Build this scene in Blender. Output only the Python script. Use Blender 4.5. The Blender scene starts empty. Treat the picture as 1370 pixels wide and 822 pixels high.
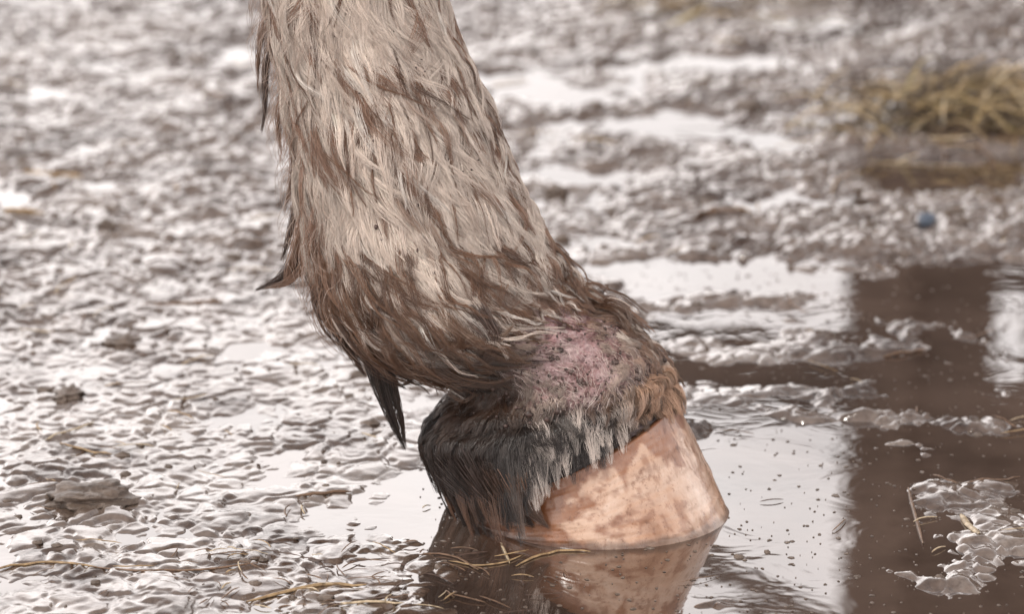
import bpy, math, random
import numpy as np
from mathutils import Vector
rng=np.random.default_rng(7); random.seed(7)
sc=bpy.context.scene
sc.view_settings.view_transform='Standard'; sc.view_settings.look='None'; sc.view_settings.exposure=0

# ---------------- camera (telephoto, 2 m from the leg) ----------------
P=math.radians(15.5); D=2.0; Z0=0.095; K=0.4567/1370/D
C=np.array([0,-D*math.cos(P),Z0+D*math.sin(P)])
F=np.array([0,math.cos(P),-math.sin(P)]); UP=np.array([0,math.sin(P),math.cos(P)])
def ray(a,b): return F+np.array([1.,0,0])*(a-685)*K+UP*(411-b)*K
def leg_pt(a,b,y=0.0):
    d=ray(a,b); t=(y-C[1])/d[1]; return C+d*t
def gnd(a,b,z=0.0):
    d=ray(a,b); t=(z-C[2])/d[2]; return C+d*t
cam=bpy.data.cameras.new("camera"); co=bpy.data.objects.new("camera",cam); sc.collection.objects.link(co)
co.location=C; co.rotation_euler=(math.pi/2-P,0,0)
cam.sensor_width=36; cam.lens=36*D/0.4567; cam.clip_start=0.05; cam.clip_end=500
cam.dof.use_dof=True; cam.dof.focus_distance=1.965; cam.dof.aperture_fstop=10.5
sc.camera=co

# ---------------- numpy noise ----------------
def h2(ix,iy,s):
    n=(ix.astype(np.int64)*374761393+iy.astype(np.int64)*668265263+s*1274126177)&0xffffffff
    n=((n^(n>>13))*1274126177)&0xffffffff
    n=((n^(n>>15))*2246822519)&0xffffffff
    return ((n^(n>>16))&0xffffff)/float(0xffffff)
def pn(x,y,s=0):
    ix=np.floor(x);iy=np.floor(y);fx=x-ix;fy=y-iy
    u=fx*fx*fx*(fx*(fx*6-15)+10);v=fy*fy*fy*(fy*(fy*6-15)+10)
    def g(a,b,dx,dy):
        t=h2(a,b,s)*2*np.pi; return np.cos(t)*dx+np.sin(t)*dy
    a=g(ix,iy,fx,fy);b=g(ix+1,iy,fx-1,fy);c=g(ix,iy+1,fx,fy-1);d=g(ix+1,iy+1,fx-1,fy-1)
    return (a+(b-a)*u+(c-a)*v+(a-b-c+d)*u*v)*1.4
def fbm(x,y,o=4,s=0):
    r=0;a=1;
    for i in range(o): r=r+a*pn(x*2**i,y*2**i,s+i*17); a*=.5
    return r
def wor(x,y,s=0):
    ix=np.floor(x);iy=np.floor(y)
    f1=np.full(x.shape,9.);f2=np.full(x.shape,9.)
    for i in(-1,0,1):
        for j in(-1,0,1):
            a=ix+i;b=iy+j
            d=np.hypot(a+.1+.8*h2(a,b,s)-x,b+.1+.8*h2(a,b,s+5)-y)
            f2=np.where(d<f1,f1,np.minimum(f2,d)); f1=np.minimum(f1,d)
    return f1,f2
def ss(a,b,x):
    t=np.clip((x-a)/(b-a),0,1); return t*t*(3-2*t)

# ---------------- material helpers ----------------
def mat(name):
    m=bpy.data.materials.new(name); m.use_nodes=True
    nt=m.node_tree; return m,nt,nt.nodes['Principled BSDF']
def N(nt,t,**k):
    n=nt.nodes.new(t)
    for a,b in k.items():
        if a in n.inputs: n.inputs[a].default_value=b
        else: setattr(n,a,b)
    return n
def ramp(nt,src,stops):
    r=nt.nodes.new('ShaderNodeValToRGB'); e=r.color_ramp.elements
    while len(e)<len(stops): e.new(.5)
    for i,(p,c) in enumerate(stops):
        e[i].position=p; e[i].color=(*c,1) if len(c)==3 else c
    nt.links.new(src,r.inputs[0]); return r
def noise(nt,scale,detail=4,rough=.55,vec=None,dist=0):
    n=nt.nodes.new('ShaderNodeTexNoise'); n.inputs['Scale'].default_value=scale
    n.inputs['Detail'].default_value=detail; n.inputs['Roughness'].default_value=rough
    n.inputs['Distortion'].default_value=dist
    if vec is not None: nt.links.new(vec,n.inputs['Vector'])
    return n
def objco(nt): return nt.nodes.new('ShaderNodeTexCoord').outputs['Object']

def new_mesh(name,V,Q,mats,smooth=True,parent=None,col=None):
    V=np.asarray(V,dtype=np.float32); Q=np.asarray(Q,dtype=np.int32)
    m=bpy.data.meshes.new(name); n=Q.shape[1]
    m.vertices.add(len(V)); m.vertices.foreach_set('co',V.ravel())
    m.loops.add(Q.size); m.loops.foreach_set('vertex_index',Q.ravel())
    m.polygons.add(len(Q)); m.polygons.foreach_set('loop_start',np.arange(len(Q),dtype=np.int32)*n)
    m.polygons.foreach_set('loop_total',np.full(len(Q),n,dtype=np.int32))
    m.polygons.foreach_set('use_smooth',np.full(len(Q),smooth))
    m.update(calc_edges=True)
    if col is not None:
        a=m.color_attributes.new('vcol','FLOAT_COLOR','POINT')
        cc=np.ones((len(V),4),dtype=np.float32); cc[:,:3]=col; a.data.foreach_set('color',cc.ravel())
    m.materials.append(mats)
    o=bpy.data.objects.new(name,m); sc.collection.objects.link(o)
    if parent: o.parent=parent
    return o
def gridq(nr,nc,wrap=False):
    r=np.arange(nr-1)[:,None]; c=np.arange(nc if wrap else nc-1)[None,:]; c2=(c+1)%nc
    return np.stack([r*nc+c,r*nc+c2,(r+1)*nc+c2,(r+1)*nc+c],-1).reshape(-1,4)

# ---------------- world: thin overcast over a Nishita sky ----------------
w=bpy.data.worlds.new("World"); sc.world=w; w.use_nodes=True; nt=w.node_tree
bg=nt.nodes['Background']; L=nt.links
sky=nt.nodes.new('ShaderNodeTexSky'); sky.sky_type='NISHITA'; sky.sun_disc=False
sky.sun_elevation=math.radians(52); sky.sun_rotation=math.radians(150)
tc=nt.nodes.new('ShaderNodeTexCoord')
cl=noise(nt,2.4,5,.55,tc.outputs['Generated'],.4)
cr=ramp(nt,cl.outputs['Fac'],[(.35,(5.0,4.85,4.85)),(.6,(14.5,13.9,13.7))])
sep=nt.nodes.new('ShaderNodeSeparateXYZ'); L.new(tc.outputs['Generated'],sep.inputs[0])
hz=ramp(nt,sep.outputs['Z'],[(0,(2.3,2.24,2.20)),(.32,(2.1,2.04,2.01)),(.56,(.46,.45,.455)),(.8,(.40,.395,.40))])
mul=N(nt,'ShaderNodeMixRGB',blend_type='MULTIPLY'); mul.inputs[0].default_value=1
L.new(cr.outputs[0],mul.inputs[1]); L.new(hz.outputs[0],mul.inputs[2])
mx=nt.nodes.new('ShaderNodeMixRGB'); mx.inputs[0].default_value=.93
L.new(sky.outputs[0],mx.inputs[1]); L.new(mul.outputs[0],mx.inputs[2])
L.new(mx.outputs[0],bg.inputs[0]); bg.inputs[1].default_value=.118
sun=bpy.data.lights.new("sun","SUN"); sun.energy=2.4; sun.angle=math.radians(11); sun.color=(1,.96,.9)
so=bpy.data.objects.new("sun",sun); sc.collection.objects.link(so)
so.rotation_euler=Vector((0.42,0.38,-0.95)).to_track_quat('-Z','Y').to_euler()

# ---------------- ground ----------------
def axis(lo,hi,step,ends,grow=1.09,f=None):
    a=[lo]
    while a[-1]<hi: a.append(a[-1]+step*(f(a[-1]) if f else 1))
    up=[a[-1]]; s=step
    while up[-1]<ends: s*=grow; up.append(up[-1]+s)
    dn=[a[0]]; s=step
    while dn[-1]>-ends: s*=grow; dn.append(dn[-1]-s)
    return np.array(dn[::-1][:-1]+a+up[1:])
xs=axis(-.42,.42,.00085,80)
ys=axis(-.19,1.3,.0011,80,f=lambda y:1+max(0,y)*1.3)
X,Y=np.meshgrid(xs,ys)
poly=[gnd(a,b)[:2] for a,b in [(775,352),(900,345),(1010,338),(1150,340),(1370,352),(1900,380),(2000,960),(1000,1050),(600,960),(560,800),(600,745),(600,690),(620,650),(720,600),(850,520),(845,440),(800,400)]]
def polysd(X,Y,poly):
    d=np.full(X.shape,1e9); ins=np.zeros(X.shape,bool)
    for i in range(len(poly)):
        a=poly[i];b=poly[(i+1)%len(poly)]
        e=b-a; t=np.clip(((X-a[0])*e[0]+(Y-a[1])*e[1])/(e@e),0,1)
        d=np.minimum(d,np.hypot(X-a[0]-t*e[0],Y-a[1]-t*e[1]))
        c=((a[1]>Y)!=(b[1]>Y))&(X<(b[0]-a[0])*(Y-a[1])/(b[1]-a[1]+1e-12)+a[0]); ins^=c
    return np.where(ins,-d,d)
wx=X+.018*fbm(X*24,Y*24,4,3); wy=Y+.018*fbm(X*24,Y*24,4,9)
sd=polysd(wx,wy,poly)
far=ss(.15,.6,Y)
base=np.where(sd>0,np.clip(sd*.12,0,.0008)+.0016*far,np.clip(sd*.3,-.0060,0))
def blob(a,b,rx,ry,amp):
    global base
    c=gnd(a,b); sx=abs(gnd(a+rx,b)[0]-c[0]); sy=abs(gnd(a,b-ry)[1]-c[1])
    base=base+amp*np.exp(-(((wx-c[0])/sx)**2+((wy-c[1])/sy)**2)*1.0)
for q in [(1330,715,105,55,.0084),(1290,655,95,20,.0056),(1290,565,120,18,.0077),(1340,528,60,12,.0066),(900,412,130,16,.0070),(1010,398,160,12,.0072),(1000,470,160,26,.0072),(950,530,130,26,.0074),(1160,475,95,28,.0077),(1120,525,80,16,.0075),(1250,440,90,10,.0072),
          (960,815,55,14,.0073),(900,590,40,22,.0070),(1320,372,60,8,.0070),(1180,555,60,9,.0072),(930,575,50,14,.0066),(1050,555,60,8,.0064),(1200,600,50,8,.0064),(1080,430,60,8,.005),(1010,640,30,8,.006),(1230,770,70,14,.0066),(1130,640,26,10,.0055),(1150,360,80,12,.0066),(1130,330,60,10,.004),
          (700,115,80,18,-.007),(880,165,110,18,-.008),(1110,275,110,12,-.006),(1090,35,90,10,-.008),(1270,232,130,18,-.008),(300,330,100,10,-.003),(640,775,60,22,.003),(980,85,60,8,-.006),(780,235,60,8,-.005),(1180,120,60,10,-.006),
          (60,130,120,8,-.003),(140,460,80,8,-.002),(1290,790,60,30,.004),(1250,325,170,12,.003),(830,320,60,9,-.003),(510,665,60,22,.0018),(540,730,40,14,.0015)]: blob(*q)
inp=ss(.0,-.02,sd)
f1,f2=wor((X+.015*fbm(X*34,Y*34,3,31))/.022,(Y+.020*fbm(X*34,Y*34,3,37))/.032,1)
cell=ss(.0,.34,f2-f1)-.35*ss(.3,.95,f1)
r1=np.abs(fbm(X*30,Y*24,3,111)); plate=ss(0,.2,r1)
qn=fbm(X*24,Y*16,3,141)+.30*(cell-.5)
tq=qn*2.4; terr=np.floor(tq)+ss(.35,1.,tq-np.floor(tq))
big=fbm(X*9,Y*7,3,51); mid=fbm(X*30,Y*26,4,61); fine=fbm(X*130,Y*130,4,71); m2_=fbm(X*55,Y*40,2,65)
patch=ss(-.3,.4,fbm(X*13,Y*11,3,81))
lump=np.maximum(0,fbm(X*48+5,Y*40,3,85)-.7)
hgt=base+.00062*(terr+.3)*(1+.7*far)+.0010*(cell*plate-.4)*(.35+.65*patch)*(1+.6*far+.5*inp)+.0003*m2_+.0013*big*(1+.9*far)+.0004*mid*(1+5*far)+.00003*fine*(1+18*far)+.004*lump*(1+far)*(1-inp)
hgt=hgt+ss(3,20,np.hypot(X,Y))*.03*fbm(X*.3,Y*.3,2,99)
hc=leg_pt(800,690); hgt=hgt-.012*np.exp(-(((X-hc[0])/.095)**2+((Y)/.07)**2)**2)
mud,nt,b=mat("wet_mud"); L=nt.links; oc=objco(nt)
n1=noise(nt,13,7,.7,oc); n2=noise(nt,200,5,.65,oc); n3=noise(nt,700,3,.6,oc); n4=noise(nt,40,6,.7,oc)
c1=ramp(nt,n1.outputs['Fac'],[(.37,(.045,.026,.018)),(.5,(.11,.076,.058)),(.66,(.21,.168,.142))])
c2=ramp(nt,n2.outputs['Fac'],[(.32,(.45,.38,.33)),(.5,(1,1,1)),(.75,(1.25,1.22,1.2))])
m1=N(nt,'ShaderNodeMixRGB',blend_type='MULTIPLY'); m1.inputs[0].default_value=.8
L.new(c1.outputs[0],m1.inputs[1]); L.new(c2.outputs[0],m1.inputs[2]); L.new(m1.outputs[0],b.inputs['Base Color'])
rr=ramp(nt,n4.outputs['Fac'],[(.45,(.04,)*3),(.66,(.30,)*3)]); L.new(rr.outputs[0],b.inputs['Roughness'])
b.inputs['IOR'].default_value=1.5
cw=ramp(nt,n1.outputs['Fac'],[(.39,(.3,)*3),(.51,(1,)*3)]); L.new(cw.outputs[0],b.inputs['Coat Weight']); b.inputs['Coat IOR'].default_value=1.78; b.inputs['Coat Roughness'].default_value=.02
bm=N(nt,'ShaderNodeBump'); bm.inputs['Strength'].default_value=.35; bm.inputs['Distance'].default_value=.0009
bm2=N(nt,'ShaderNodeBump'); bm2.inputs['Strength'].default_value=.15; bm2.inputs['Distance'].default_value=.0004
L.new(n2.outputs['Fac'],bm.inputs['Height']); L.new(n3.outputs['Fac'],bm2.inputs['Height']); L.new(bm.outputs[0],bm2.inputs['Normal']); L.new(bm2.outputs[0],b.inputs['Normal'])
nbx=noise(nt,120,2,.5,oc); bm3=N(nt,'ShaderNodeBump'); bm3.inputs['Strength'].default_value=.30; bm3.inputs['Distance'].default_value=.0008; L.new(nbx.outputs['Fac'],bm3.inputs['Height']); L.new(bm3.outputs[0],b.inputs['Coat Normal'])
V=np.stack([X,Y,hgt],-1).reshape(-1,3)
new_mesh("muddy_ground",V,gridq(len(ys),len(xs)),mud)
def hsamp(x,y):
    i=np.clip(np.searchsorted(xs,x),0,len(xs)-1); j=np.clip(np.searchsorted(ys,y),0,len(ys)-1)
    return np.maximum(hgt[j,i],0)

# ---------------- puddle water ----------------
wat,nt,b=mat("murky_water"); L=nt.links; oc=objco(nt)
n=noise(nt,9,6,.65,oc); c=ramp(nt,n.outputs['Fac'],[(.38,(.034,.020,.014)),(.62,(.085,.056,.043))]); L.new(c.outputs[0],b.inputs['Base Color'])
b.inputs['Roughness'].default_value=.03; b.inputs['IOR'].default_value=1.5
b.inputs['Coat Weight'].default_value=1; b.inputs['Coat IOR'].default_value=1.75; b.inputs['Coat Roughness'].default_value=.015
n=noise(nt,26,3,.5,oc,.5); bm=N(nt,'ShaderNodeBump'); bm.inputs['Strength'].default_value=.17; bm.inputs['Distance'].default_value=.0009
L.new(n.outputs['Fac'],bm.inputs['Height']); L.new(bm.outputs[0],b.inputs['Normal']); L.new(bm.outputs[0],b.inputs['Coat Normal'])
new_mesh("puddle_water",[(-3,-3,0),(3,-3,0),(3,4,0),(-3,4,0)],[(0,1,2,3)],wat)

# ---------------- leg surface ----------------
root=bpy.data.objects.new("horse_leg",None); sc.collection.objects.link(root)
R=[(345,-1150,540,-1150,.028),(349,-600,552,-600,.028),(355,-200,574,-200,.029),(363,0,588,0,.030),(386,110,629,105,.031),(402,220,671,205,.033),(416,320,712,305,.035),
   (440,396,744,362,.036),(490,450,776,402,.035),(580,480,818,428,.033),(612,520,861,458,.035),(584,560,888,490,.044),(572,598,896,514,.050),(602,636,899,532,.051),(655,668,885,552,.043),(700,676,860,586,.03)]
Lp=np.array([leg_pt(r[0],r[1]) for r in R]); Rp=np.array([leg_pt(r[2],r[3]) for r in R]); Wp=np.array([r[4] for r in R])
NR=len(R)
def cr_(A,t):
    i=np.clip(np.floor(t).astype(int),0,NR-2); f=t-i
    g=lambda k:A[np.clip(k,0,NR-1)]
    p0,p1,p2,p3=g(i-1),g(i),g(i+1),g(i+2)
    if A.ndim>1: f=f[...,None]
    return .5*((2*p1)+(-p0+p2)*f+(2*p0-5*p1+4*p2-p3)*f*f+(-p0+3*p1-3*p2+p3)*f**3)
def S(u,th,sh=1.0):
    u=np.clip(u,0,NR-1.001)
    l=cr_(Lp,u);r=cr_(Rp,u);wd=cr_(Wp,u)
    c=(l+r)/2;a=(r-l)/2
    ct=np.cos(th);st=np.sin(th)
    bump=1+.06*pn(th*1.3+3,u*1.7,5)+.03*pn(th*3,u*3,9)-.10*np.exp(-((np.abs(st)-.92)/.12)**2)*ss(.1,-.4,ct)*ss(7,5.5,u)
    p=c+a*(ct*sh*bump)[...,None]; p[...,1]+=wd*st*sh*bump
    return p
def Nrm(u,th):
    e=1e-2; du=S(np.minimum(u+e,NR-1.01),th)-S(np.minimum(u+e,NR-1.01)-2*e,th); dt=S(u,th+e)-S(u,th-e)
    n=np.cross(dt,du); n/=np.linalg.norm(n,axis=-1,keepdims=True)+1e-12
    l=cr_(Lp,u);r=cr_(Rp,u); out=S(u,th)-(l+r)/2
    sg=np.sign((n*out).sum(-1,keepdims=True)); sg[sg==0]=1
    return n*sg
U,T=np.meshgrid(np.linspace(0,NR-1.001,520),np.linspace(0,2*np.pi,240,endpoint=False),indexing='ij')
cpa=leg_pt(752,472,-.033)
def patchw(p):
    dx=(p[...,0]-cpa[0]); dz=(p[...,2]-cpa[2]); n=1+.45*fbm(p[...,0]*60,p[...,2]*60,3,44)
    return np.exp(-((dx/.033)**2+((dz+dx*.3)/.025)**2)**1.5/np.maximum(n,.3))*(p[...,1]<0)
Pm=S(U,T,.965); pw=patchw(Pm)
Pm+= Nrm(U,T)*(.0009*fbm(T*9,U*5,3,7)+.0006*pn(T*30,U*16,8)+.0009*pw*fbm(T*22,U*14,3,18))[...,None]
skin=np.array([.24,.155,.12]); pink=np.array([.46,.325,.315]); dk=np.array([.035,.027,.024])
kd=ss(10.0,11.3,U)[...,None]*1.0
colr=skin*(1-kd)+dk*kd; colr=colr*(1-pw[...,None])+pink*pw[...,None]
sk,nt,b=mat("leg_skin"); L=nt.links; oc=objco(nt)
at=N(nt,'ShaderNodeAttribute',attribute_name='vcol'); n=noise(nt,260,5,.65,oc); n5=noise(nt,80,6,.68,oc); n6=noise(nt,130,5,.7,oc,.8)
c=ramp(nt,n.outputs['Fac'],[(.36,(.45,.34,.33)),(.44,(1,1,1)),(.58,(1.05,1.05,1.05)),(.68,(1.25,1.3,1.3))]); c5=ramp(nt,n5.outputs['Fac'],[(.37,(.34,.21,.19)),(.45,(.74,.59,.60)),(.54,(.95,.92,.95)),(.66,(1.15,1.2,1.2))])
c6=ramp(nt,n6.outputs['Fac'],[(.36,(.14,.085,.08)),(.43,(1,1,1))])
def mulc(a,b_,f=1):
    m=N(nt,'ShaderNodeMixRGB',blend_type='MULTIPLY'); m.inputs[0].default_value=f; nt.links.new(a,m.inputs[1]); nt.links.new(b_,m.inputs[2]); return m.outputs[0]
o_=mulc(mulc(mulc(at.outputs['Color'],c.outputs[0]),c5.outputs[0]),c6.outputs[0]); L.new(o_,b.inputs['Base Color'])
b.inputs['Roughness'].default_value=.36; bm=N(nt,'ShaderNodeBump'); bm.inputs['Strength'].default_value=.9; bm.inputs['Distance'].default_value=.0025
L.new(n.outputs['Fac'],bm.inputs['Height']); L.new(bm.outputs[0],b.inputs['Normal'])
new_mesh("leg_skin",Pm.reshape(-1,3),gridq(520,240,True),sk,parent=root,col=colr.reshape(-1,3))

# ---------------- hoof ----------------
toe_t=leg_pt(902,529); heel_t=leg_pt(628,652); toe_b=leg_pt(978,690); heel_b=leg_pt(628,720)
toe_b[2]=-.010; heel_b[2]=-.010; toe_b[0]+=.003
nv=90; na=300; tt=np.linspace(0,1,nv)[:,None]; an=np.linspace(0,2*np.pi,na,endpoint=False)[None]
ct=np.cos(an); st=np.sin(an)
prof=tt+.02*np.sin(tt*np.pi)
top=(toe_t+heel_t)/2; bot=(toe_b+heel_b)/2; at_=(toe_t-heel_t)/2; ab=(toe_b-heel_b)/2
Pc=top[None,None]*(1-prof)[...,None]+bot[None,None]*prof[...,None]
Aa=at_[None,None]*(1-prof)[...,None]+ab[None,None]*prof[...,None]
Wd=(.0485*(1-prof)+.0600*prof)
rgh=1+.009*pn(an*.3+tt*8,an*.8,3)+.004*pn(tt*24,an*1.5,4)+.002*pn(an*9,tt*3,6)+.008*pn(an*2.5,tt*3,16)+.002*fbm(an*14,tt*10,3,26)
HP=Pc+Aa*(ct*rgh)[...,None]
HP[...,1]+=Wd*np.sign(st)*np.abs(st)**.9*rgh*(1-.12*ct**2*(ct<0))
capz=[HP[0]*(1-k)+top*k for k in (.12,.5,.98)]
HPf=np.concatenate([np.stack(capz[::-1]),HP],0)
hm,nt,b=mat("hoof_horn"); L=nt.links; oc=objco(nt)
mp=N(nt,'ShaderNodeMapping'); mp.inputs['Rotation'].default_value=(0,math.radians(-25),0); mp.inputs['Scale'].default_value=(1,1,.5); L.new(oc,mp.inputs[0])
na_=noise(nt,20,6,.62,oc,1.0); nb=noise(nt,170,5,.7,mp.outputs[0]); nd=noise(nt,42,7,.72,mp.outputs[0],.8); nf=noise(nt,500,3,.6,oc)
ca=ramp(nt,na_.outputs['Fac'],[(.37,(.33,.175,.10)),(.46,(.47,.285,.19)),(.54,(.53,.35,.25)),(.66,(.60,.44,.345))])
cb=ramp(nt,nb.outputs['Fac'],[(.35,(.68,.57,.5)),(.43,(1,1,1)),(.64,(1.06,1.07,1.07))])
cd=ramp(nt,nd.outputs['Fac'],[(.37,(.40,.26,.18)),(.43,(.88,.82,.78)),(.58,(1,1,1)),(.68,(1.1,1.15,1.18))])
cf=ramp(nt,nf.outputs['Fac'],[(.32,(.55,.45,.4)),(.4,(1,1,1))])
at=N(nt,'ShaderNodeAttribute',attribute_name='vcol')
o_=mulc(mulc(mulc(mulc(ca.outputs[0],cb.outputs[0],.75),cd.outputs[0],.85),cf.outputs[0],.6),at.outputs['Color']); L.new(o_,b.inputs['Base Color'])
rr=ramp(nt,nd.outputs['Fac'],[(.36,(.6,)*3),(.55,(.26,)*3)]); L.new(rr.outputs[0],b.inputs['Roughness']); b.inputs['Subsurface Weight'].default_value=.04; b.inputs['Subsurface Radius'].default_value=(.006,.003,.002)
b.inputs['Coat Weight'].default_value=.4; b.inputs['Coat Roughness'].default_value=.14
bm=N(nt,'ShaderNodeBump'); bm.inputs['Strength'].default_value=.45; bm.inputs['Distance'].default_value=.0008; L.new(nb.outputs['Fac'],bm.inputs['Height']); L.new(bm.outputs[0],b.inputs['Normal'])
tt2=np.concatenate([np.zeros((3,1)),tt],0)+an*0
an2=an+tt2*0
edge=.17+.34*fbm(an2*3,tt2*2,4,12)
stain=1-ss(edge,edge+.08,tt2)
heel=np.clip((.06-np.cos(an2)+.5*fbm(an2*4,tt2*5,4,15))/.25,0,1)
spl=ss(.20,.48,fbm(an2*7,tt2*6,4,35))*.6
cc=np.ones(an2.shape+(3,)); br=np.array([.46,.28,.17]); cc=cc*(1-stain[...,None]*.88)+br*stain[...,None]*.88
cc=cc*(1-heel[...,None]*.95)+np.array([.42,.24,.13])*heel[...,None]*.95
cc=cc*(1-spl[...,None])+np.array([.48,.32,.22])*spl[...,None]
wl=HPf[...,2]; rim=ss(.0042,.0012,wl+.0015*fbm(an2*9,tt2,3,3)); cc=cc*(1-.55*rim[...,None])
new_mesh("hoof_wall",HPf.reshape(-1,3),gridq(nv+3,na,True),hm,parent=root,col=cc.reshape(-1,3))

# ---------------- hair ----------------
strP=[];strC=[];strR=[]; NP=8
A3=np.array
CREAM=A3([.92,.79,.69]);BROWN=A3([.235,.115,.065]);DARK=A3([.045,.026,.019]);GREY=A3([.46,.39,.35])
def mixc(a,b,t): return a*(1-t[...,None])+b*t[...,None]
def bc(c,ref): return np.broadcast_to(c,ref.shape[:1]+(3,))
LIM=12.15
def flow(u0,th0,length,lift,grav,seed,curl=1.0):
    n=len(u0); u=u0.copy(); th=th0.copy(); out=np.zeros((n,NP,3)); p=S(u,th); ball=p.copy(); out[:,0]=p
    ds=length/(NP-1); e=.02; ex=np.zeros((n,3)); 
    for k in range(1,NP):
        s=k/(NP-1)
        uu=np.minimum(u,NR-1.1)
        d=(S(uu+e,th)-S(uu-e,th))/(2*e); m=np.linalg.norm(d,axis=1)+1e-9; dh=d/m[:,None]
        sw=curl*(.80*pn(u0*2.2,th0*1.6,seed)+.6*pn(u0*6,th0*4,seed+3)+.4*pn(u0*9+s*1.5,th0*7,seed+5)-.20*ss(2,5,u0)*np.sin(th0)*ss(8,6,u0))*np.where(u0>10.5,.6,1)
        du=np.minimum(ds/m,.45)
        free=u+du>LIM
        u=np.where(free,u,u+du); th=th+np.where(free,0,sw*ds/.035)
        gd=dh*(1-grav*s)[:,None]+A3([0.30,0,-1.])*(grav*s)[:,None]; gd/=np.linalg.norm(gd,axis=1,keepdims=True)
        ball=ball+gd*ds[:,None]
        ctt=np.cos(th)
        hd=np.stack([np.where(ctt>0,.24*ctt,-.40*ctt)+.09,.24*np.sin(th),-1+0*th],1); hd/=np.linalg.norm(hd,axis=1,keepdims=True)
        ex=ex+np.where(free[:,None],hd*ds[:,None],0)
        surf=S(u,th)+ex
        gg=np.where(free,0,grav)
        out[:,k]=surf*(1-gg)[:,None]+ball*gg[:,None]+Nrm(u,th)*(lift*np.sin(min(s*1.2,1)*np.pi*.55))[:,None]
    return out
def colour(u,th,j,seed):
    ct=np.cos(th)
    big=fbm(th*2.0+1,u*.8,3,seed+50)
    jj=j-.5
    st=fbm(th*5+pn(u*2,th*2,90)*1.6,u*1.5,4,seed)*1.15+ (.42+.35*ss(6,7.5,u))*jj+.45*big
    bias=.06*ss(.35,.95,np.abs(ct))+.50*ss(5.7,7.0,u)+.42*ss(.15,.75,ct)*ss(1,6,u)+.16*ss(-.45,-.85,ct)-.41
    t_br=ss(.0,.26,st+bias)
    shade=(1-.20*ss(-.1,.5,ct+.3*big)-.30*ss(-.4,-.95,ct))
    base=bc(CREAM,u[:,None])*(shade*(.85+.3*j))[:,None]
    col=mixc(base,bc(BROWN,u[:,None]),t_br*.9)
    low=ss(6.7,7.8,u+.7*(j-.5))*ss(.65,-.15,ct)
    col=mixc(col,bc(A3([.060,.031,.019]),u[:,None]),low*.9)
    pas=ss(8.0,8.8,u)*ss(11.0,10.2,u)*ss(-.45,0,ct)
    col=mixc(col,bc(A3([.64,.50,.42]),u[:,None])*(.40+.85*j)[:,None],pas*.85*ss(1.15,.8,ct+.2*j))
    cor=ss(10.3,11.2,u+.45*pn(th*3,u*2,14))
    gmix=ss(.10,.6,pn(th*16,u*3,77)*.9+1.0*(j-.5)-.16+.35*ct)
    gc=mixc(bc(A3([.024,.018,.016]),u[:,None]),bc(GREY,u[:,None]),gmix)
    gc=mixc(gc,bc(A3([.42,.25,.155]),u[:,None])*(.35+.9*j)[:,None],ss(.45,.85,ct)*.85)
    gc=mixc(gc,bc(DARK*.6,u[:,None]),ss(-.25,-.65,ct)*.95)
    gc=mixc(gc,bc(A3([.15,.075,.045]),u[:,None]),ss(11.9,12.5,u)*ss(.1,-.3,ct)*ss(.3,.7,j)*.8)
    return mixc(col,gc,cor)
def tipdark(u,th,j):
    a=.28+.45*ss(6,8,u); a=np.where(u>10.8,-1.0*ss(-.45,.1,np.cos(th))*ss(.8,.5,np.cos(th))*ss(.3,.7,j),a*(.2+1.2*j)); return a
def emit(path,col,td,r0,taper=.25):
    n=len(path); s=np.linspace(0,1,NP)[None,:,None]
    c=col[:,None,:]*np.clip(1-np.maximum(td,0)[:,None,None]*s*.8,.1,1)
    neg=np.clip(-td,0,1)[:,None,None]*s**1.3; c=c*(1-neg)+A3([.78,.68,.61])*neg
    strP.append(path);strC.append(c);strR.append(r0[:,None]*(1-(1-taper)*np.linspace(0,1,NP)[None]**1.6))
def ulim(th): return 12.05+.6*ss(-.1,.4,-np.cos(th))+.3*ss(.3,1,np.cos(th))
def sample(n,ulo,uhi,wf=None):
    Ls=0;A=[];B=[]
    while Ls<n:
        u=rng.uniform(ulo,uhi,n*2); th=rng.uniform(0,2*np.pi,n*2)
        e=.02; ar=np.linalg.norm(np.cross(S(u+e,th)-S(u-e,th),S(u,th+e)-S(u,th-e)),axis=1); ar/=np.percentile(ar,98)
        wgt=ar*(.45+.55*(np.sin(th)<.25))*(u<ulim(th))*(1+.9*(u>10.8))
        if wf is not None: wgt=wgt*wf(u,th)
        k=rng.random(n*2)<wgt; A.append(u[k]);B.append(th[k]);Ls+=k.sum()
    return np.concatenate(A)[:n],np.concatenate(B)[:n]
def pah(u,th): return np.maximum(patchw(S(u,th)),.92*np.maximum(patchw(S(u+.35,th)),patchw(S(u+.7,th))))
def region(u,th):
    ct=np.cos(th)
    ln=np.interp(u,[0,2,5,6.5,8.0,9.0,10.2,11.2,12.2,12.9],[.024,.024,.022,.026,.027,.012,.012,.018,.015,.016])
    ln=ln*(1-.45*ss(10,11.3,u)*ss(.35,.85,ct))*(1+.65*ss(11.2,12.2,u)*ss(.10,-.40,ct))*(1+.4*ss(-.5,-.9,ct)*ss(8.5,7.5,u))
    gr=np.interp(u,[0,4,6.5,7.6,8.8,9.6,12.9],[.05,.08,.12,.22,.25,.1,.1])*ss(.5,-.6,ct)
    lf=np.interp(u,[0,6,8,9.6,10.4,11.5,12.9],[.0016,.0022,.0034,.0012,.0016,.0020,.0016])
    pa=pah(u,th); return ln*(1-.82*pa),gr,lf*(1-.85*pa),pa
keep=lambda u,th:1-.95*patchw(S(u,th))
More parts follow.
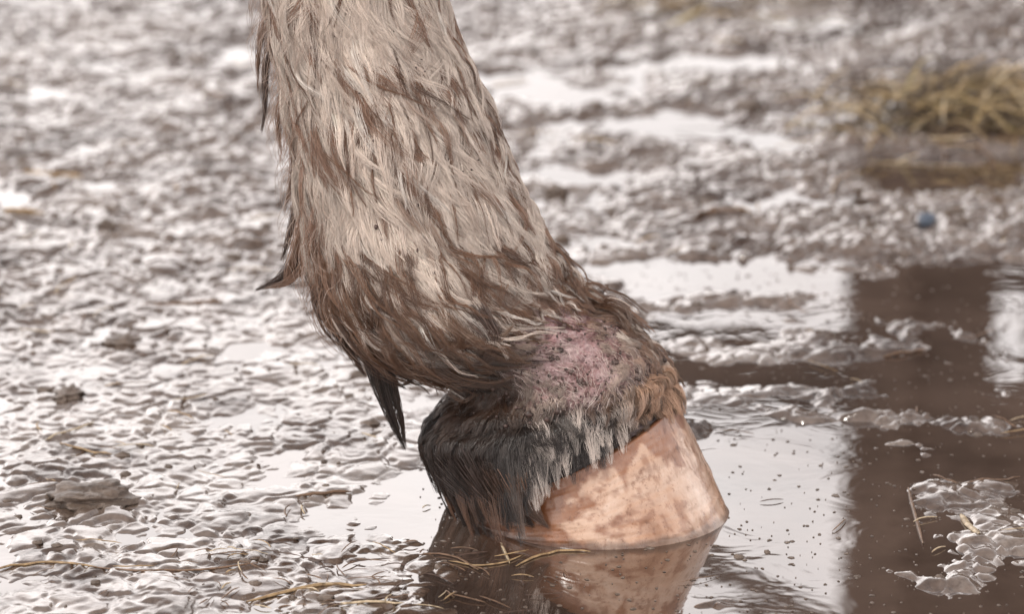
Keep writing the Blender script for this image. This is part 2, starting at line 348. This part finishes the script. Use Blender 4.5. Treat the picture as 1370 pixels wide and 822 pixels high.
def locks(nc,per,lo,hi,sprd,lscale,lfs,clump,seed,colf=None,rad=(.00006,.00012)):
    uc,tc_=sample(nc,lo,hi,keep); ln,gr,lf,pa=region(uc,tc_)
    ln=ln*rng.uniform(.55,1.45,nc)*lscale; lf=lf*rng.uniform(.3,2.2,nc)*lfs
    curl=rng.normal(1,.6,nc)
    G=flow(uc,tc_,ln,lf,gr,seed,curl); jc=rng.random(nc)
    idx=np.repeat(np.arange(nc),per); n=len(idx)
    sp=rng.normal(0,1,(n,2)); uu=np.clip(uc[idx]+sp[:,0]*sprd,1,12.8); th=tc_[idx]+sp[:,1]*sprd*.85
    own=flow(uu,th,ln[idx]*rng.uniform(.7,1.1,n),lf[idx],gr[idx],seed,curl[idx])
    s=np.linspace(0,1,NP)[None,:,None]; wgt=(s**.8)*(rng.uniform(clump,1.0,n)[:,None,None])
    path=own*(1-wgt)+G[idx]*wgt+rng.normal(0,.00030,(n,NP,3))*s
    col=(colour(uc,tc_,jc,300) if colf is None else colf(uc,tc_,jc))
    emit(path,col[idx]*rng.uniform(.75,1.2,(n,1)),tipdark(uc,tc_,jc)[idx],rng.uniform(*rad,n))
locks(3800,27,1.6,12.75,.066,1.0,1.1,.66,200)
def dcol(u,th,j): return mixc(bc(A3([.085,.045,.028]),u[:,None]),bc(A3([.26,.14,.085]),u[:,None]),j)
locks(320,12,1.6,8.6,.018,1.2,1.3,.92,200,dcol)
locks(460,18,5.8,8.6,.03,1.15,1.8,.93,230,dcol)
def ccol(u,th,j): return mixc(bc(A3([.78,.65,.56]),u[:,None]),bc(A3([.94,.87,.80]),u[:,None]),j)
locks(360,16,1.6,7.0,.045,1.1,1.1,.75,200,ccol)
locks(150,12,6.5,8.4,.03,1.0,1.5,.9,230,ccol)
# undercoat
n=48000; u,t_=sample(n,1.6,12.7,keep); ln,gr,lf,pa=region(u,t_); j=rng.random(n)
path=flow(u,t_,ln*rng.uniform(.35,.9,n),lf*rng.uniform(.1,.6,n),gr*.5,200)
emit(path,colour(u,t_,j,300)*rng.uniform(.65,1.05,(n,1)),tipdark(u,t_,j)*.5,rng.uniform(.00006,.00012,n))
# stubble on the sore patch
n=900; u=rng.uniform(8.5,11,n); t_=-np.pi/2+rng.normal(.1,.6,n); k=patchw(S(u,t_))>.25; u=u[k];t_=t_[k];n=len(u); j=rng.random(n)
path=flow(u,t_,rng.uniform(.003,.007,n),rng.uniform(.0004,.0012,n),np.zeros(n),200,1.5)
emit(path,mixc(np.tile(A3([.20,.12,.10]),(n,1)),np.tile(A3([.74,.63,.58]),(n,1)),j),np.zeros(n),rng.uniform(.00005,.00008,n))
# fly-away strands at the back of the cannon
n=1200; u=rng.uniform(2,8.3,n); t_=np.pi+rng.normal(0,.5,n); j=rng.random(n)
path=flow(u,t_,rng.uniform(.012,.036,n),rng.uniform(.004,.014,n),np.full(n,.4),260,1.8)
emit(path,mixc(colour(u,t_,j,300),np.broadcast_to(BROWN,(n,3)),np.full(n,.6)),np.full(n,.5),rng.uniform(.00006,.00011,n))
# individually placed wet feather locks (points traced along each lock, in the leg plane)
def lock(pts,y,width,n,col,spread_end=.08,r=.00013):
    pts=np.array([leg_pt(a,b,y) for a,b in pts]); m=len(pts)
    tq=np.linspace(0,m-1,NP); ctr=np.stack([np.interp(tq,np.arange(m),pts[:,k]) for k in range(3)],1)
    if m>2:
        for _ in range(2): ctr[1:-1]=(ctr[:-2]+2*ctr[1:-1]+ctr[2:])/4
    off=rng.normal(0,1,(n,3))*np.array([width,width*.8,width])
    prof=np.linspace(1,0,NP)**.8*(1-spread_end)+spread_end
    sh=rng.uniform(.75,1.0,n)
    out=np.zeros((n,NP,3))
    for i in range(n):
        q=np.linspace(0,1,NP)*sh[i]*(NP-1); out[i]=np.stack([np.interp(q,np.arange(NP),ctr[:,k]) for k in range(3)],1)
    out+=off[:,None,:]*prof[None,:,None]+rng.normal(0,.0003,(n,NP,3))*np.linspace(0,1,NP)[None,:,None]
    c=np.array(col)*rng.uniform(.6,1.4,(n,1)); emit(out,c,np.full(n,.35),rng.uniform(.8,1.3,n)*r)
dkb=(.07,.04,.028); mb=(.2,.11,.07)
for pts,y,wd,n,c in [
 ([(415,322),(396,358),(374,376),(340,389)],0,.0022,130,dkb),([(418,330),(402,366),(380,383),(352,386)],-.006,.0018,60,mb),
 ([(402,265),(386,320),(376,350)],0,.0014,60,dkb),([(366,40),(352,90),(357,150),(348,182)],0,.0012,50,dkb),
 ([(366,0),(345,60),(345,125)],.004,.0014,50,mb),([(386,110),(370,165),(378,208)],0,.0012,40,mb),
 ([(502,470),(508,510),(524,560),(543,604)],-.012,.0028,260,(.045,.032,.027)),([(515,480),(527,525),(538,565),(543,600)],-.008,.0016,90,(.08,.05,.038)),([(498,450),(500,492),(510,535)],-.014,.0020,90,(.07,.04,.03)),
 ([(528,470),(548,500),(553,512),(535,516)],-.014,.0014,80,(.045,.03,.024)),([(545,480),(552,500),(578,514)],-.014,.0016,80,(.05,.035,.026)),([(430,380),(420,404),(434,428)],0,.0018,60,dkb),
 ([(520,485),(524,510),(545,522)],-.010,.0012,50,dkb),([(590,495),(600,515),(618,528)],-.024,.0016,70,dkb),([(470,455),(476,485),(490,505)],-.006,.0014,60,dkb),
 ([(450,415),(453,450),(472,484)],-.006,.0026,140,dkb),([(480,440),(500,470),(560,496),(592,500)],-.02,.0030,200,(.07,.04,.028)),
 ([(520,450),(570,480),(620,505),(668,524)],-.030,.0028,200,(.11,.065,.045)),([(560,440),(610,478),(655,488),(684,456)],-.037,.0028,200,(.17,.105,.072)),
 ([(500,430),(560,470),(610,495),(645,515)],-.028,.0028,200,(.08,.047,.03)),([(590,420),(630,455),(662,468),(688,434)],-.040,.0024,180,(.26,.17,.12)),
 ([(470,410),(500,445),(540,480),(580,508)],-.02,.0030,200,(.07,.04,.027)),([(560,475),(590,500),(620,516),(642,520)],-.026,.0024,150,dkb),
 ([(412,275),(392,335),(384,374),(373,386)],-.004,.0013,50,mb),([(432,350),(416,385),(421,408)],-.004,.0013,50,mb),
 ([(398,185),(392,240),(380,286)],0,.0013,50,mb),([(640,420),(665,450),(660,478),(630,490)],-.040,.0026,160,(.10,.06,.045)),
 ([(478,440),(492,478),(512,496),(548,503)],-.012,.0026,180,(.05,.03,.022)),([(585,490),(615,508),(650,518),(690,512)],-.034,.0022,140,(.08,.045,.03)),
 ([(690,640),(705,680),(735,708)],-.052,.0030,180,(.14,.08,.055)),([(660,640),(680,680),(715,706)],-.048,.0036,240,(.08,.047,.034)),([(640,630),(660,670),(700,702)],-.046,.0040,260,(.05,.032,.026)),([(615,625),(640,664),(685,694)],-.038,.0040,260,(.040,.028,.024))]:
    lock(pts,y,wd,n,c)
P_=np.concatenate(strP).astype(np.float32); C_=np.concatenate(strC).astype(np.float32); R_=np.concatenate(strR).astype(np.float32)
ns=len(P_); print("strands",ns)
hcv=bpy.data.hair_curves.new("leg_hair"); hcv.add_curves([NP]*ns)
hcv.attributes['position'].data.foreach_set('vector',P_.ravel())
ra=hcv.attributes.get('radius') or hcv.attributes.new('radius','FLOAT','POINT'); ra.data.foreach_set('value',R_.ravel())
ca=hcv.attributes.new('hcol','FLOAT_COLOR','POINT'); c4=np.ones((ns*NP,4),np.float32); c4[:,:3]=np.clip(C_.reshape(-1,3),0,.94); ca.data.foreach_set('color',c4.ravel())
hmt,nt,b=mat("wet_hair"); at=N(nt,'ShaderNodeAttribute',attribute_name='hcol'); nt.links.new(at.outputs['Color'],b.inputs['Base Color'])
b.inputs['Roughness'].default_value=.26; b.inputs['Specular IOR Level'].default_value=.55
hcv.materials.append(hmt); ho=bpy.data.objects.new("leg_hair",hcv); sc.collection.objects.link(ho); ho.parent=root

# ---------------- tubes (straw, twigs) ----------------
def tubes(name,paths,rads,cols,m,flat=1.0):
    V=[];Q=[];CC=[];o=0;k=5
    for p,r,c in zip(paths,rads,cols):
        p=np.asarray(p,float); n=len(p); d=np.gradient(p,axis=0); d/=np.linalg.norm(d,axis=1,keepdims=True)+1e-9
        a=np.cross(d,[0,0,1.]); a/=np.linalg.norm(a,axis=1,keepdims=True)+1e-9; bb=np.cross(a,d)
        t=np.linspace(0,1,n); rr=r*(.35+.65*np.clip(np.minimum(t,1-t)*6,0,1))
        an=np.arange(k)*2*np.pi/k
        ring=p[:,None]+(a[:,None]*np.cos(an)[None,:,None]+bb[:,None]*np.sin(an)[None,:,None]*flat)*rr[:,None,None]
        V.append(ring.reshape(-1,3)); Q.append(gridq(n,k,True)+o); o+=n*k; CC.append(np.tile(np.array(c),(n*k,1)))
    return new_mesh(name,np.concatenate(V),np.concatenate(Q),m,col=np.concatenate(CC))
stm,nt,b=mat("straw"); at=N(nt,'ShaderNodeAttribute',attribute_name='vcol'); n=noise(nt,300,3,.6,objco(nt)); c=ramp(nt,n.outputs['Fac'],[(.35,(.5,.45,.4)),(.6,(1.1,1.1,1.1))])
nt.links.new(mulc(at.outputs['Color'],c.outputs[0]),b.inputs['Base Color']); b.inputs['Roughness'].default_value=.45
def arc(p,ang,l,bend,lift,n=9,follow=True):
    out=[];x,y=p[0],p[1];a=ang
    for i in range(n):
        t=i/(n-1); z=lift*math.sin(t*math.pi)
        out.append((x,y,z+.0008)); a+=bend/n; x+=math.cos(a)*l/n; y+=math.sin(a)*l/n
    out=np.array(out)
    if follow: out[:,2]+=hsamp(out[:,0],out[:,1]).max()*.5+hsamp(out[:,0],out[:,1])*.5
    return out
ps=[];rs=[];cs=[]
def straw2(a,b,r,col,sag=0.0,n=10):
    p=gnd(*a);q=gnd(*b); t=np.linspace(0,1,n)[:,None]; pts=p*(1-t)+q*t
    pts[:,1]+=np.sin(t[:,0]*np.pi)*sag+rng.normal(0,.0006,n); pts[:,2]=hsamp(pts[:,0],pts[:,1])+.0006; 
    pts[:,2]=np.convolve(np.pad(pts[:,2],1,mode='edge'),[.3,.4,.3],'valid')
    ps.append(pts);rs.append(r);cs.append(col)
ST=(.34,.23,.12);SD=(.17,.10,.06);SL=(.50,.40,.27)
for a in [((-20,768),(130,766),.0009,ST,.01),((120,766),(345,762),.0008,SD,-.008),((330,808),(490,785),.0013,ST,.006),((430,815),(540,812),.0009,SL,0),((395,670),(470,662),.0013,SD,0),
          ((190,412),(300,410),.0016,SD,0),((80,600),(150,615),.0008,ST,0),((60,595),(125,570),.0007,SL,0),((690,760),(790,740),.0008,ST,.01),((600,752),(700,745),.0006,ST,-.01),
          ((670,728),(682,755),.0006,SL,0),((1285,690),(1310,728),.0016,SL,0),((1215,655),(1235,730),.0008,SD,.004),((1290,655),(1365,640),.0006,SD,0),((0,285),(60,290),.0022,ST,0),((30,230),(110,238),.0022,ST,0),
          ((890,45),(950,5),.0026,(.45,.36,.17),0),((860,5),(960,12),.002,ST,0),((0,358),(30,356),.002,DARK,0),((270,138),(305,142),.0022,SD,0),((560,745),(640,765),.0007,SD,.01),((930,300),(1010,292),.0015,SD,0),((1180,480),(1240,470),.0009,SD,0)]:
    straw2(*a)
for i in range(400):
    a,b_=rng.uniform(-60,1430),rng.uniform(10,815)
    if i<80: a,b_=rng.uniform(250,760),rng.uniform(735,820)
    if i>350: a,b_=rng.uniform(1080,1400),rng.uniform(90,240)
    p=gnd(a,b_); 
    if hsamp(p[0],p[1])<=0 and rng.random()<.75 and i>=50: continue
    ps.append(arc(p,rng.uniform(0,6.3),rng.uniform(.006,.026)*(1+p[1]*.6)*(1+(i>350)),rng.uniform(-1,1),.0006,7)); rs.append(rng.uniform(.0002,.0005)*(1+max(0,p[1]))); cs.append([ST,SD,SD,SL,tuple(DARK*2)][rng.integers(5)])
tubes("scattered_straw",ps,rs,cs,stm,.6)
def tuft(name,a,b,rx,ry,hz,n):
    c=gnd(a,b); ps=[];rs=[];cs=[]
    for i in range(n):
        q=rng.normal(0,.5,2)*(1 if i%4 else 1.7); p=(c[0]+q[0]*rx,c[1]+q[1]*ry); zz=hz*math.exp(-(q@q)*1.2)*rng.random()
        L_=rng.uniform(.03,.09); an_=rng.normal(0,.7)+(math.pi if rng.random()<.5 else 0)
        ar=arc((p[0]-math.cos(an_)*L_/2,p[1]-math.sin(an_)*L_/2),an_,L_,rng.uniform(-1.0,1.0),rng.uniform(-.004,.012),12,False); ar[:,2]=np.maximum(ar[:,2]+zz+np.linspace(0,rng.uniform(-.012,.024),12),.001)
        ps.append(ar);rs.append(rng.uniform(.0004,.0011)); cs.append([(.50,.37,.19),(.36,.26,.14),(.25,.20,.09),(.09,.06,.035),(.68,.56,.38),(.06,.04,.026)][rng.integers(6)])
    tubes(name,ps,rs,cs,stm,.5)
tuft("hay_tuft",1300,165,.062,.045,.026,420)
tuft("hay_tuft",900,12,.035,.03,.008,30)
tuft("hay_tuft",1040,-10,.08,.04,.012,90)

# ---------------- stones / clods ----------------
sm,nt,b=mat("muddy_stone"); n=noise(nt,120,6,.7,objco(nt)); c=ramp(nt,n.outputs['Fac'],[(.3,(.05,.034,.025)),(.6,(.15,.11,.085)),(.8,(.28,.24,.2))]); nt.links.new(c.outputs[0],b.inputs['Base Color']); b.inputs['Roughness'].default_value=.35
bm=N(nt,'ShaderNodeBump'); bm.inputs['Distance'].default_value=.002; nt.links.new(n.outputs['Fac'],bm.inputs['Height']); nt.links.new(bm.outputs[0],b.inputs['Normal'])
pb,nt2,b2=mat("dark_blue_pebble"); n=noise(nt2,90,3,.5,objco(nt2)); c=ramp(nt2,n.outputs['Fac'],[(.3,(.04,.05,.07)),(.7,(.10,.13,.18))]); nt2.links.new(c.outputs[0],b2.inputs['Base Color']); b2.inputs['Roughness'].default_value=.3
def stoneV(cx,cy,cz,sx,sy,sz,seed,nt_,nf_):
    t=np.linspace(0.02,np.pi-.02,nt_)[:,None]; f=np.linspace(0,2*np.pi,nf_,endpoint=False)[None]
    x=np.sin(t)*np.cos(f);y=np.sin(t)*np.sin(f);z=np.cos(t)+0*f
    r=1+.38*fbm(x*1.3+seed,y*1.3+z*1.7,5,seed)
    return np.stack([cx+x*r*sx,cy+y*r*sy,z*r*sz+cz],-1).reshape(-1,3)
def stone(name,a,b,sx,sy,sz,m,seed):
    c=gnd(a,b); new_mesh(name,stoneV(c[0],c[1],hsamp(c[0],c[1]),sx,sy,sz,seed,40,70),gridq(40,70,True),m)
stone("mud_clod",120,672,.020,.018,.006,sm,3); stone("mud_clod",92,535,.007,.011,.004,sm,4); stone("stone",142,312,.0045,.008,.005,sm,6)
stone("mud_clod",165,462,.010,.012,.004,sm,8); stone("pebble",1240,300,.0055,.007,.004,pb,9); stone("stone",1000,150,.008,.012,.005,sm,10); stone("stone",745,262,.007,.01,.005,sm,12)
# crumbs of dung and mud lying on the surface: one object
V=[];Q=[];o=0
for i in range(420):
    a,b_=rng.uniform(-40,1420),rng.uniform(20,820); p=gnd(a,b_)
    if hsamp(p[0],p[1])<=0 and rng.random()<.85: continue
    r=abs(rng.normal(0,.0011))+.0004; r*=1+max(0,p[1])
    V.append(stoneV(p[0],p[1],float(hsamp(p[0],p[1])),r*rng.uniform(.8,1.8),r*rng.uniform(.8,1.5),r*.6,int(rng.integers(1,99)),8,12)); Q.append(gridq(8,12,True)+o); o+=96
new_mesh("mud_crumbs",np.concatenate(V),np.concatenate(Q),sm)

# ---------------- floating specks ----------------
V=[];Q=[];o=0
for i in range(1500):
    a,b_=rng.uniform(560,1400),rng.uniform(340,830); p=gnd(a,b_); j=np.searchsorted(ys,p[1]);i2=np.searchsorted(xs,p[0])
    if hgt[j,i2]>0: continue
    r=abs(rng.normal(0,.0005))+.0002; k=6; an=np.arange(k)*2*np.pi/k+rng.random(); rad=r*rng.uniform(.5,1.4,k)
    ring=np.stack([p[0]+np.cos(an)*rad,p[1]+np.sin(an)*rad*1.3,np.full(k,.00015)],1); top_=ring*[1,1,1]; top_[:,2]=.0004; top_[:,:2]=(ring[:,:2]-p[:2])*.6+p[:2]
    V+=list(ring)+list(top_)+[(p[0],p[1],.0005)]
    for q in range(k):
        w_=(q+1)%k; Q.append((o+q,o+w_,o+k+w_,o+k+q)); Q.append((o+k+q,o+k+w_,o+2*k))
    o+=2*k+1
me=bpy.data.meshes.new("floating_debris"); me.from_pydata([tuple(v) for v in V],[],Q); me.materials.append(sm)
fo=bpy.data.objects.new("floating_debris",me); sc.collection.objects.link(fo)

# ---------------- dirt specks on leg ----------------
V=[];Q=[];o=0
for i in range(440):
    if i<210: u=np.array([rng.uniform(8.3,11.0)]);th=np.array([-math.pi/2+rng.normal(.15,.5)])
    else: u=np.array([rng.uniform(3,11)]);th=np.array([-math.pi/2+rng.normal(.1,.8)])
    p=S(u,th)[0];nn=Nrm(u,th)[0]; p=p+nn*(0 if patchw(p)>.4 else .0026); r=abs(rng.normal(0,.0005 if i<210 else .0004))+.00015
    t=np.linspace(0,np.pi,5)[:,None]; f=np.linspace(0,2*np.pi,7,endpoint=False)[None]
    q=np.stack([np.sin(t)*np.cos(f),np.sin(t)*np.sin(f),np.cos(t)+0*f],-1).reshape(-1,3)*r*rng.uniform(.4,1.6,3)*rng.uniform(.8,1.2,(35,1))
    V.append(q+p);Q.append(gridq(5,7,True)+o);o+=35
dm,nt,b=mat("dried_dirt"); n=noise(nt,400,2,.5,objco(nt)); c=ramp(nt,n.outputs['Fac'],[(.3,(.03,.018,.014)),(.7,(.10,.06,.05))]); nt.links.new(c.outputs[0],b.inputs['Base Color']); b.inputs['Roughness'].default_value=.5
new_mesh("dirt_specks",np.concatenate(V),np.concatenate(Q),dm,parent=root)

# ---------------- wooden barn across the yard (seen in the puddle) ----------------
barn=bpy.data.objects.new("wooden_barn",None); sc.collection.objects.link(barn)
wm,nt,b=mat("barn_boards"); oc=objco(nt); mp=N(nt,'ShaderNodeMapping'); mp.inputs['Scale'].default_value=(9,9,.6); nt.links.new(oc,mp.inputs[0]); n=noise(nt,2,5,.6,mp.outputs[0])
c=ramp(nt,n.outputs['Fac'],[(.3,(.035,.022,.017)),(.7,(.09,.06,.045))]); nt.links.new(c.outputs[0],b.inputs['Base Color']); b.inputs['Roughness'].default_value=.8
def box(name,x0,x1,y0,y1,z0,z1,rot=0):
    cx,cy,cz=(x0+x1)/2,(y0+y1)/2,(z0+z1)/2; me=bpy.data.meshes.new(name)
    hx,hy,hz=(x1-x0)/2,(y1-y0)/2,(z1-z0)/2
    v=[(sx*hx,sy*hy,sz*hz) for sx in(-1,1) for sy in(-1,1) for sz in(-1,1)]
    me.from_pydata(v,[],[(0,1,3,2),(4,6,7,5),(0,4,5,1),(2,3,7,6),(0,2,6,4),(1,5,7,3)]); me.materials.append(wm)
    ob=bpy.data.objects.new(name,me); sc.collection.objects.link(ob); ob.location=(cx,cy,cz); ob.rotation_euler=(0,rot,0); ob.parent=barn
BY=6.0; x=.735; i=0
while x<6:
    o_=(i%2)*.012
    if 1<=i<=2: box("wall_board_%d"%i,x,x+.158,BY+o_,BY+.03+o_,0,1.54); box("wall_board_top_%d"%i,x,x+.158,BY+o_,BY+.03+o_,1.71,2.45)
    else: box("wall_board_%d"%i,x,x+.158,BY+o_,BY+.03+o_,0,2.45)
    x+=.15; i+=1
box("corner_post",.62,.733,BY-.03,BY+.1,0,2.45)
box("rail",.10,.618,BY,BY+.1,1.64,1.78)
box("side_wall",1.22,1.28,BY+.101,BY+2.3,0,2.40)
box("roof_slab",1.20,6.3,BY+.15,BY+2.4,2.46,2.55); box("eaves_board",.60,6.3,BY-.1,BY+.14,2.46,2.55)
box("brace",.20,.64,BY+.0,BY+.05,2.08,2.13,math.radians(-32))
